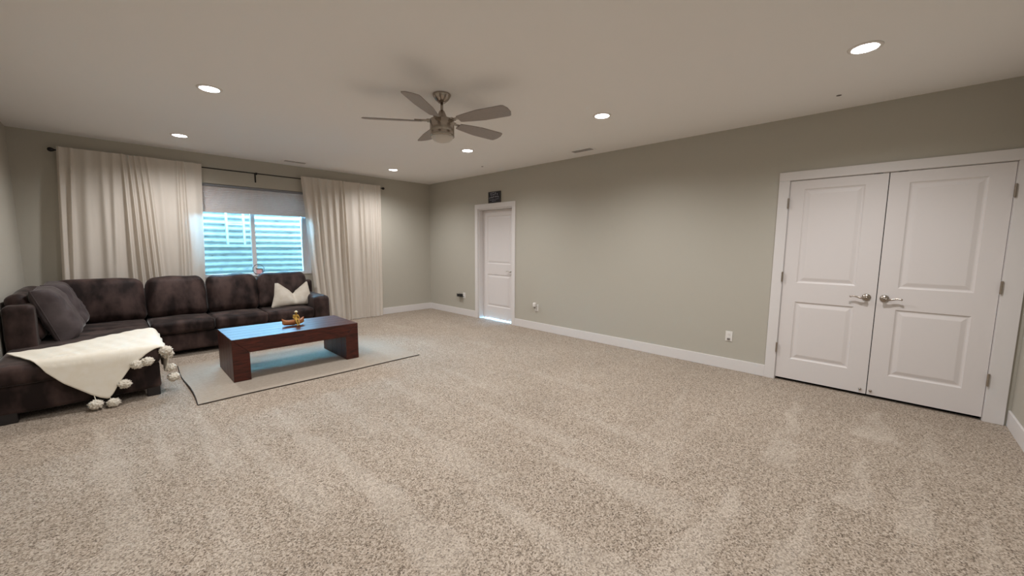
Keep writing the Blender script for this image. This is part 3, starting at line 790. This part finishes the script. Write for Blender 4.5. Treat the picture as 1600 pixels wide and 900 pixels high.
def build_figurine():
    z0 = .4475
    r = tag(root('canoe_figurine', (-3.445, -2.26, z0)), 'carved canoe ornament with a golden seated figure on the coffee table', 'figurine')
    # canoe hull along x
    bm = bmesh.new(); n, m = 28, 14; L = .118; outer = []; inner = []
    for i in range(n + 1):
        u = -1 + 2 * i / n
        w = .040 * max(0.02, (1 - abs(u) ** 2.6)); top = .060 + .030 * abs(u) ** 3.2; bot = .004 + .026 * abs(u) ** 4
        x = -3.445 + L * u * (1 + .0)
        ro, ri = [], []
        for j in range(m + 1):
            a = PI * j / m
            prof = math.sin(a) ** .75
            ro.append(bm.verts.new((x, -2.255 - w * math.cos(a), z0 + top - (top - bot) * prof)))
            ri.append(bm.verts.new((x * 1 + (-3.445 - x) * .05, -2.255 - w * .80 * math.cos(a), z0 + top - (top - bot - .008) * prof)))
        outer.append(ro); inner.append(ri)
    for i in range(n):
        for j in range(m):
            bm.faces.new((outer[i][j], outer[i + 1][j], outer[i + 1][j + 1], outer[i][j + 1])); bm.faces.new((inner[i][j], inner[i][j + 1], inner[i + 1][j + 1], inner[i + 1][j]))
        bm.faces.new((outer[i][0], inner[i][0], inner[i + 1][0], outer[i + 1][0])); bm.faces.new((outer[i][m], outer[i + 1][m], inner[i + 1][m], inner[i][m]))
    for e in (0, n):
        for j in range(m): bm.faces.new((outer[e][j], outer[e][j + 1], inner[e][j + 1], inner[e][j]))
    obj('canoe', bm, 'canoe_clay', r, True)
    # seated figure: skin-modifier body on the canoe rim, legs crossed down to the table
    J = {'hip': (-3.422, -2.288, .072), 'belly': (-3.424, -2.287, .092), 'chest': (-3.426, -2.288, .112), 'neck': (-3.423, -2.292, .134), 'head': (-3.421, -2.296, .148), 'crown': (-3.420, -2.297, .164),
         'shl': (-3.448, -2.290, .122), 'ell': (-3.452, -2.302, .092), 'hal': (-3.434, -2.318, .068), 'shr': (-3.402, -2.292, .120), 'elr': (-3.392, -2.306, .090), 'har': (-3.408, -2.322, .070),
         'kl': (-3.436, -2.334, .066), 'al': (-3.424, -2.352, .016), 'fl': (-3.436, -2.372, .006), 'kr': (-3.408, -2.336, .068), 'ar': (-3.408, -2.354, .016), 'fr': (-3.418, -2.376, .007)}
    RAD = {'hip': .016, 'belly': .014, 'chest': .018, 'neck': .007, 'head': .012, 'crown': .010, 'shl': .009, 'ell': .0065, 'hal': .006, 'shr': .009, 'elr': .0065, 'har': .006, 'kl': .009, 'al': .006, 'fl': .0055, 'kr': .009, 'ar': .006, 'fr': .0055}
    E = [('hip', 'belly'), ('belly', 'chest'), ('chest', 'neck'), ('neck', 'head'), ('head', 'crown'), ('chest', 'shl'), ('shl', 'ell'), ('ell', 'hal'), ('chest', 'shr'), ('shr', 'elr'), ('elr', 'har'),
         ('hip', 'kl'), ('kl', 'al'), ('al', 'fl'), ('hip', 'kr'), ('kr', 'ar'), ('ar', 'fr')]
    keys = list(J); me = bpy.data.meshes.new('figure'); b = base_of(r)
    me.from_pydata([Vector((J[k][0], J[k][1], J[k][2] + z0)) - b for k in keys], [(keys.index(a), keys.index(c)) for a, c in E], [])
    me.materials.append(MATS['gold_resin'])
    o = bpy.data.objects.new('seated_figure', me); COL.objects.link(o); o.parent = r
    sk = o.modifiers.new('skin', 'SKIN'); sk.use_smooth_shade = True
    for i, k in enumerate(keys):
        me.skin_vertices[0].data[i].radius = (RAD[k] * 1.2, RAD[k] * 1.2); me.skin_vertices[0].data[i].use_root = (k == 'hip')
    ss = o.modifiers.new('sub', 'SUBSURF'); ss.levels = 2; ss.render_levels = 2
    hc = (-3.420, -2.297, z0 + .160)
    obj('hat', lathe(bmesh.new(), [(.020, 0), (.021, .003), (.014, .006), (.012, .013), (.007, .017), (.002, .018)], hc, 20), 'straw', o, True)
build_figurine()

# ------------------------------------------------------------------ ceiling fan
def build_fan():
    cx, cy = -2.79, -4.36
    f = tag(root('ceiling_fan', (cx, cy, H)), 'brushed nickel five-blade ceiling fan with short downrod', 'ceiling fan')
    def lt(name, prof, m): return obj(name, lathe(bmesh.new(), prof, (cx, cy, 0), 40), m, f, True)
    lt('canopy', [(.076, H), (.079, H - .004), (.078, H - .012), (.058, H - .045), (.040, H - .062), (.030, H - .070), (.014, H - .072)], 'nickel')
    lt('downrod', [(.0115, H - .06), (.0115, 2.545)], 'nickel')
    lt('collar', [(.012, 2.568), (.020, 2.562), (.024, 2.556), (.050, 2.497), (.054, 2.490), (.030, 2.488)], 'nickel')
    lt('motor_housing', [(.05, 2.494), (.098, 2.490), (.105, 2.484), (.105, 2.388), (.1035, 2.386), (.1035, 2.383), (.105, 2.381), (.105, 2.345), (.101, 2.342), (.098, 2.345), (.05, 2.346)], 'nickel')
    lt('light_bowl', [(.097, 2.350), (.096, 2.340), (.088, 2.325), (.070, 2.310), (.042, 2.301), (.010, 2.298)], 'frosted_glass')
    # one blade along +x, then copies round the hub
    bm = bmesh.new(); top = []; bot = []
    n = 26
    for i in range(n + 1):
        t = i / n; x = .175 + (.668 - .175) * t
        wd = (.040 + .036 * min(1, t * 2.2) ** .8) * (1 if t < .93 else math.sqrt(max(.02, 1 - ((t - .93) / .075) ** 2)))
        tw = math.radians(13)
        for lst, dz in ((top, .0035), (bot, -.0035)):
            lst.append([bm.verts.new(Vector((cx + x, cy + wd * s * math.cos(tw), 2.470 - wd * s * math.sin(tw) + dz))) for s in (-1, -.5, 0, .5, 1)])
    for i in range(n):
        for k in range(4):
            bm.faces.new((top[i][k], top[i + 1][k], top[i + 1][k + 1], top[i][k + 1])); bm.faces.new((bot[i][k], bot[i][k + 1], bot[i + 1][k + 1], bot[i + 1][k]))
        for k in (0, 4): bm.faces.new((top[i][k], top[i + 1][k], bot[i + 1][k], bot[i][k]))
    for e in (0, n):
        for k in range(4): bm.faces.new((top[e][k], top[e][k + 1], bot[e][k + 1], bot[e][k]))
    bl = obj('blade', bm, 'fan_blade', f, False)
    bm = bmesh.new(); bx(bm, cx + .085, cx + .235, cy - .020, cy + .020, 2.473, 2.481, .003); bx(bm, cx + .09, cx + .13, cy - .03, cy + .03, 2.470, 2.485, .003)
    br = obj('blade_iron', bm, 'nickel', bl, False)
    angs = [-2, 70, 142, 214, 286]
    bl.rotation_euler = (0, 0, math.radians(angs[0]))
    for a in angs[1:]: dup(bl, parent=f, rotz=math.radians(a))
build_fan()

# ------------------------------------------------------------------ recessed lights, vents, sprinkler covers
def build_ceiling_fittings():
    labels = {(-4.205, -3.03): 'recessed ceiling light left of the fan, larger of the two on the left', (-4.205, -.985): 'recessed ceiling light above the left curtain',
              (-1.365, -7.03): 'recessed ceiling light nearest the white double doors', (-1.365, -5.08): 'recessed ceiling light between the fan and the long right wall',
              (-1.365, -2.97): 'recessed ceiling light just below right of the fan', (-1.365, -.945): 'recessed ceiling light nearest the far corner of the room',
              (-4.205, -5.06): 'recessed ceiling light outside the frame, overhead left', (-4.205, -7.03): 'recessed ceiling light outside the frame, above the camera'}
    first = None
    for (x, y), lab in labels.items():
        if first is None:
            first = root('recessed_light', (x, y, H))
            obj('trim_ring', lathe(bmesh.new(), [(.066, H + .0), (.066, H - .004), (.074, H - .007), (.088, H - .005), (.091, H)], (x, y, 0), 40), 'lamp_trim', first, True)
            obj('lens', lathe(bmesh.new(), [(.069, H - .003), (.067, H - .0065), (.055, H - .0085), (.03, H - .0095), (.004, H - .010)], (x, y, 0), 40), 'lamp_lens', first, True)
            ld = bpy.data.lights.new('downlight', 'SPOT'); ld.energy = LAMP; ld.color = (1.0, 0.985, 0.98)
            ld.spot_size = math.radians(158); ld.spot_blend = 1.0; ld.shadow_soft_size = .06
            lo = bpy.data.objects.new('downlight', ld); COL.objects.link(lo); lo.parent = first; lo.location = (0, 0, -.075)
            o = first
        else: o = dup(first, Vector((x, y, H)) - first.location)
        tag(o, lab, 'ceiling light', 'recessed ceiling lights')
    def vent(x, y, lx, ly, lab):
        v = tag(root('ceiling_vent', (x, y, H)), lab, 'vent')
        bm = bmesh.new(); bx(bm, x - lx / 2, x + lx / 2, y - ly / 2, y + ly / 2, H - .005, H, .002, 1); obj('frame', bm, 'ceiling_paint', v)
        along_x = lx > ly
        il, iw = max(lx, ly) - .05, min(lx, ly) - .05
        for h in (-1, 1):
            c = h * il / 4
            d = (x + c - il / 4 + .006, x + c + il / 4 - .006, y - iw / 2, y + iw / 2) if along_x else (x - iw / 2, x + iw / 2, y + c - il / 4 + .006, y + c + il / 4 - .006)
            boxo('slot', (*d, H - .0065, H - .0045), 'shadow_slot', v)
            for k in range(4):
                q = -iw / 2 + iw * (k + .5) / 4
                bm = bmesh.new()
                if along_x: bx(bm, d[0], d[1], y + q - .004, y + q + .004, H - .010, H - .006)
                else: bx(bm, x + q - .004, x + q + .004, d[2], d[3], H - .010, H - .006)
                obj('louvre', bm, 'vent_paint', v)
    vent(-.315, -4.14, .14, .36, 'white ceiling air vent near the long right wall')
    vent(-2.75, -.375, .36, .13, 'white ceiling air vent above the window')
    for x, y, lab in ((-.446, -6.832, 'tiny dark fitting in the ceiling near the double doors'), (-.50, -2.30, 'tiny dark fitting in the ceiling near the single door')):
        tag(obj('ceiling_hook', lathe(bmesh.new(), [(.018, H), (.018, H - .002), (.012, H - .004), (.004, H - .006)], (x, y, 0), 16), 'shadow_slot', None, True), lab, 'fitting')
build_ceiling_fittings()

# ------------------------------------------------------------------ wall fittings
def build_wall_fittings():
    def plate(y, z, lab):
        p = tag(root('wall_outlet', (0, y, z)), lab, 'outlet', 'white wall outlets')
        boxo('cover_plate', (-.006, 0, y - .036, y + .036, z - .058, z + .058), 'white_plastic', p, .002)
        for s in (-1, 1):
            bm = bmesh.new(); lathe(bm, [(.017, -.0055), (.017, -.0085), (.015, -.009)], (0, y, z + s * .021), 20, 'x'); k = obj('socket', bm, 'white_plastic', p)
            for q in (-.006, .006): boxo('slot', (-.0094, -.0088, y + q - .0012, y + q + .0012, z + s * .021 - .002, z + s * .021 + .006), 'shadow_slot', k)
        return p
    plate(-1.185, .400, 'white wall outlet left of the single door')
    plate(-3.100, .375, 'white wall outlet right of the single door')
    plate(-6.003, .385, 'white wall outlet beside the double doors')
    # black adapter in the first outlet, with its lead
    a = tag(root('power_adapter', (-.04, -1.07, .395)), 'black plug-in power adapter in the outlet near the corner', 'adapter')
    bm = bmesh.new(); bx(bm, -.075, -.010, -1.150, -1.045, .372, .428, .008); obj('body', bm, 'black_plastic', a)
    for z in (.384, .416): boxo('plug', (-.07, -.035, -1.05, -1.02, z - .010, z + .010), 'black_plastic', a, .003)
    obj('lead', tube(bmesh.new(), [(-.04, -1.15, .378), (-.03, -1.18, .375), (-.012, -1.20, .374)], .0035, 8), 'black_plastic', a, True)
    a = tag(root('plug_in_freshener', (-.03, -3.075, .42)), 'white plug-in air freshener on the outlet right of the single door', 'air freshener')
    bm = bmesh.new(); rbox(bm, (-.040, -3.085, .425), (.060, .052, .075), .018, n=4); obj('body', bm, 'white_plastic', a, True)
    obj('nozzle', lathe(bmesh.new(), [(.011, -.038), (.013, -.052), (.010, -.058)], (-.045, -3.09, .425), 16), 'shadow_slot', a, True)
    a = tag(boxo('outlet_shade', (-.016, -.009, -6.018, -5.988, .343, .361), 'shadow_slot', None, .003), 'small grey insert low on the outlet beside the double doors', 'plug')
    # small dark sign resting on the single door's head casing
    y0, y1, z0, z1 = -1.918, -2.236, 2.165, 2.366
    s = tag(root('door_sign', (-.02, (y0 + y1) / 2, z0)), 'small black square sign with white lettering above the single door', 'sign')
    boxo('board', (-.014, -.004, y1 + .01, y0 - .01, z0 + .01, z1 - .01), 'sign_black', s)
    for d in ((y1, y0, z0, z0 + .013), (y1, y0, z1 - .013, z1), (y1, y1 + .014, z0 + .013, z1 - .013), (y0 - .014, y0, z0 + .013, z1 - .013)): boxo('frame', (-.020, -.004, d[0], d[1], d[2], d[3]), 'sign_frame', s, .002)
    def stroke(bm, pts, w=.0055):
        # flat brush stroke on the board; u runs left to right as read, v upward
        tube(bm, [(-.0145, y0 + (y1 - y0) * u, z0 + (z1 - z0) * v) for u, v in pts], w / 2, 6)
    bm = bmesh.new()   # the upper word, swashed first letter with a descender
    for p in ([(.20, .70), (.17, .76), (.20, .80), (.25, .78), (.24, .68), (.22, .60)], [(.31, .66), (.33, .77), (.37, .68), (.41, .79), (.43, .67)], [(.47, .67), (.47, .78)], [(.55, .66), (.57, .86)], [(.52, .82), (.63, .83)],
              [(.68, .78), (.76, .80), (.72, .74), (.77, .70), (.69, .68)], [(.15, .88), (.35, .90), (.55, .95), (.62, .90)]): stroke(bm, p)
    obj('lettering', bm, 'sign_paint', s)
    bm = bmesh.new()   # the lower words
    for p in ([(.08, .38), (.07, .46), (.09, .52)], [(.15, .42), (.16, .54), (.20, .50), (.16, .47)], [(.23, .43), (.23, .54), (.27, .48), (.28, .55)], [(.31, .44), (.32, .55), (.35, .45)], [(.41, .43), (.42, .56)], [(.37, .56), (.47, .57)],
              [(.53, .48), (.54, .58), (.57, .50), (.60, .58), (.61, .49)], [(.66, .49), (.66, .58)], [(.71, .50), (.70, .58)], [(.78, .47), (.79, .60), (.83, .52), (.78, .48), (.85, .47)]): stroke(bm, p)
    obj('lettering', bm, 'sign_paint', s)
    bm = bmesh.new()   # thin lines under the words
    for p in ([(.10, .27), (.30, .29), (.48, .31)], [(.52, .31), (.70, .33), (.86, .35)], [(.30, .15), (.45, .18), (.62, .17)]): stroke(bm, p, .004)
    obj('lettering', bm, 'sign_paint', s)
build_wall_fittings()
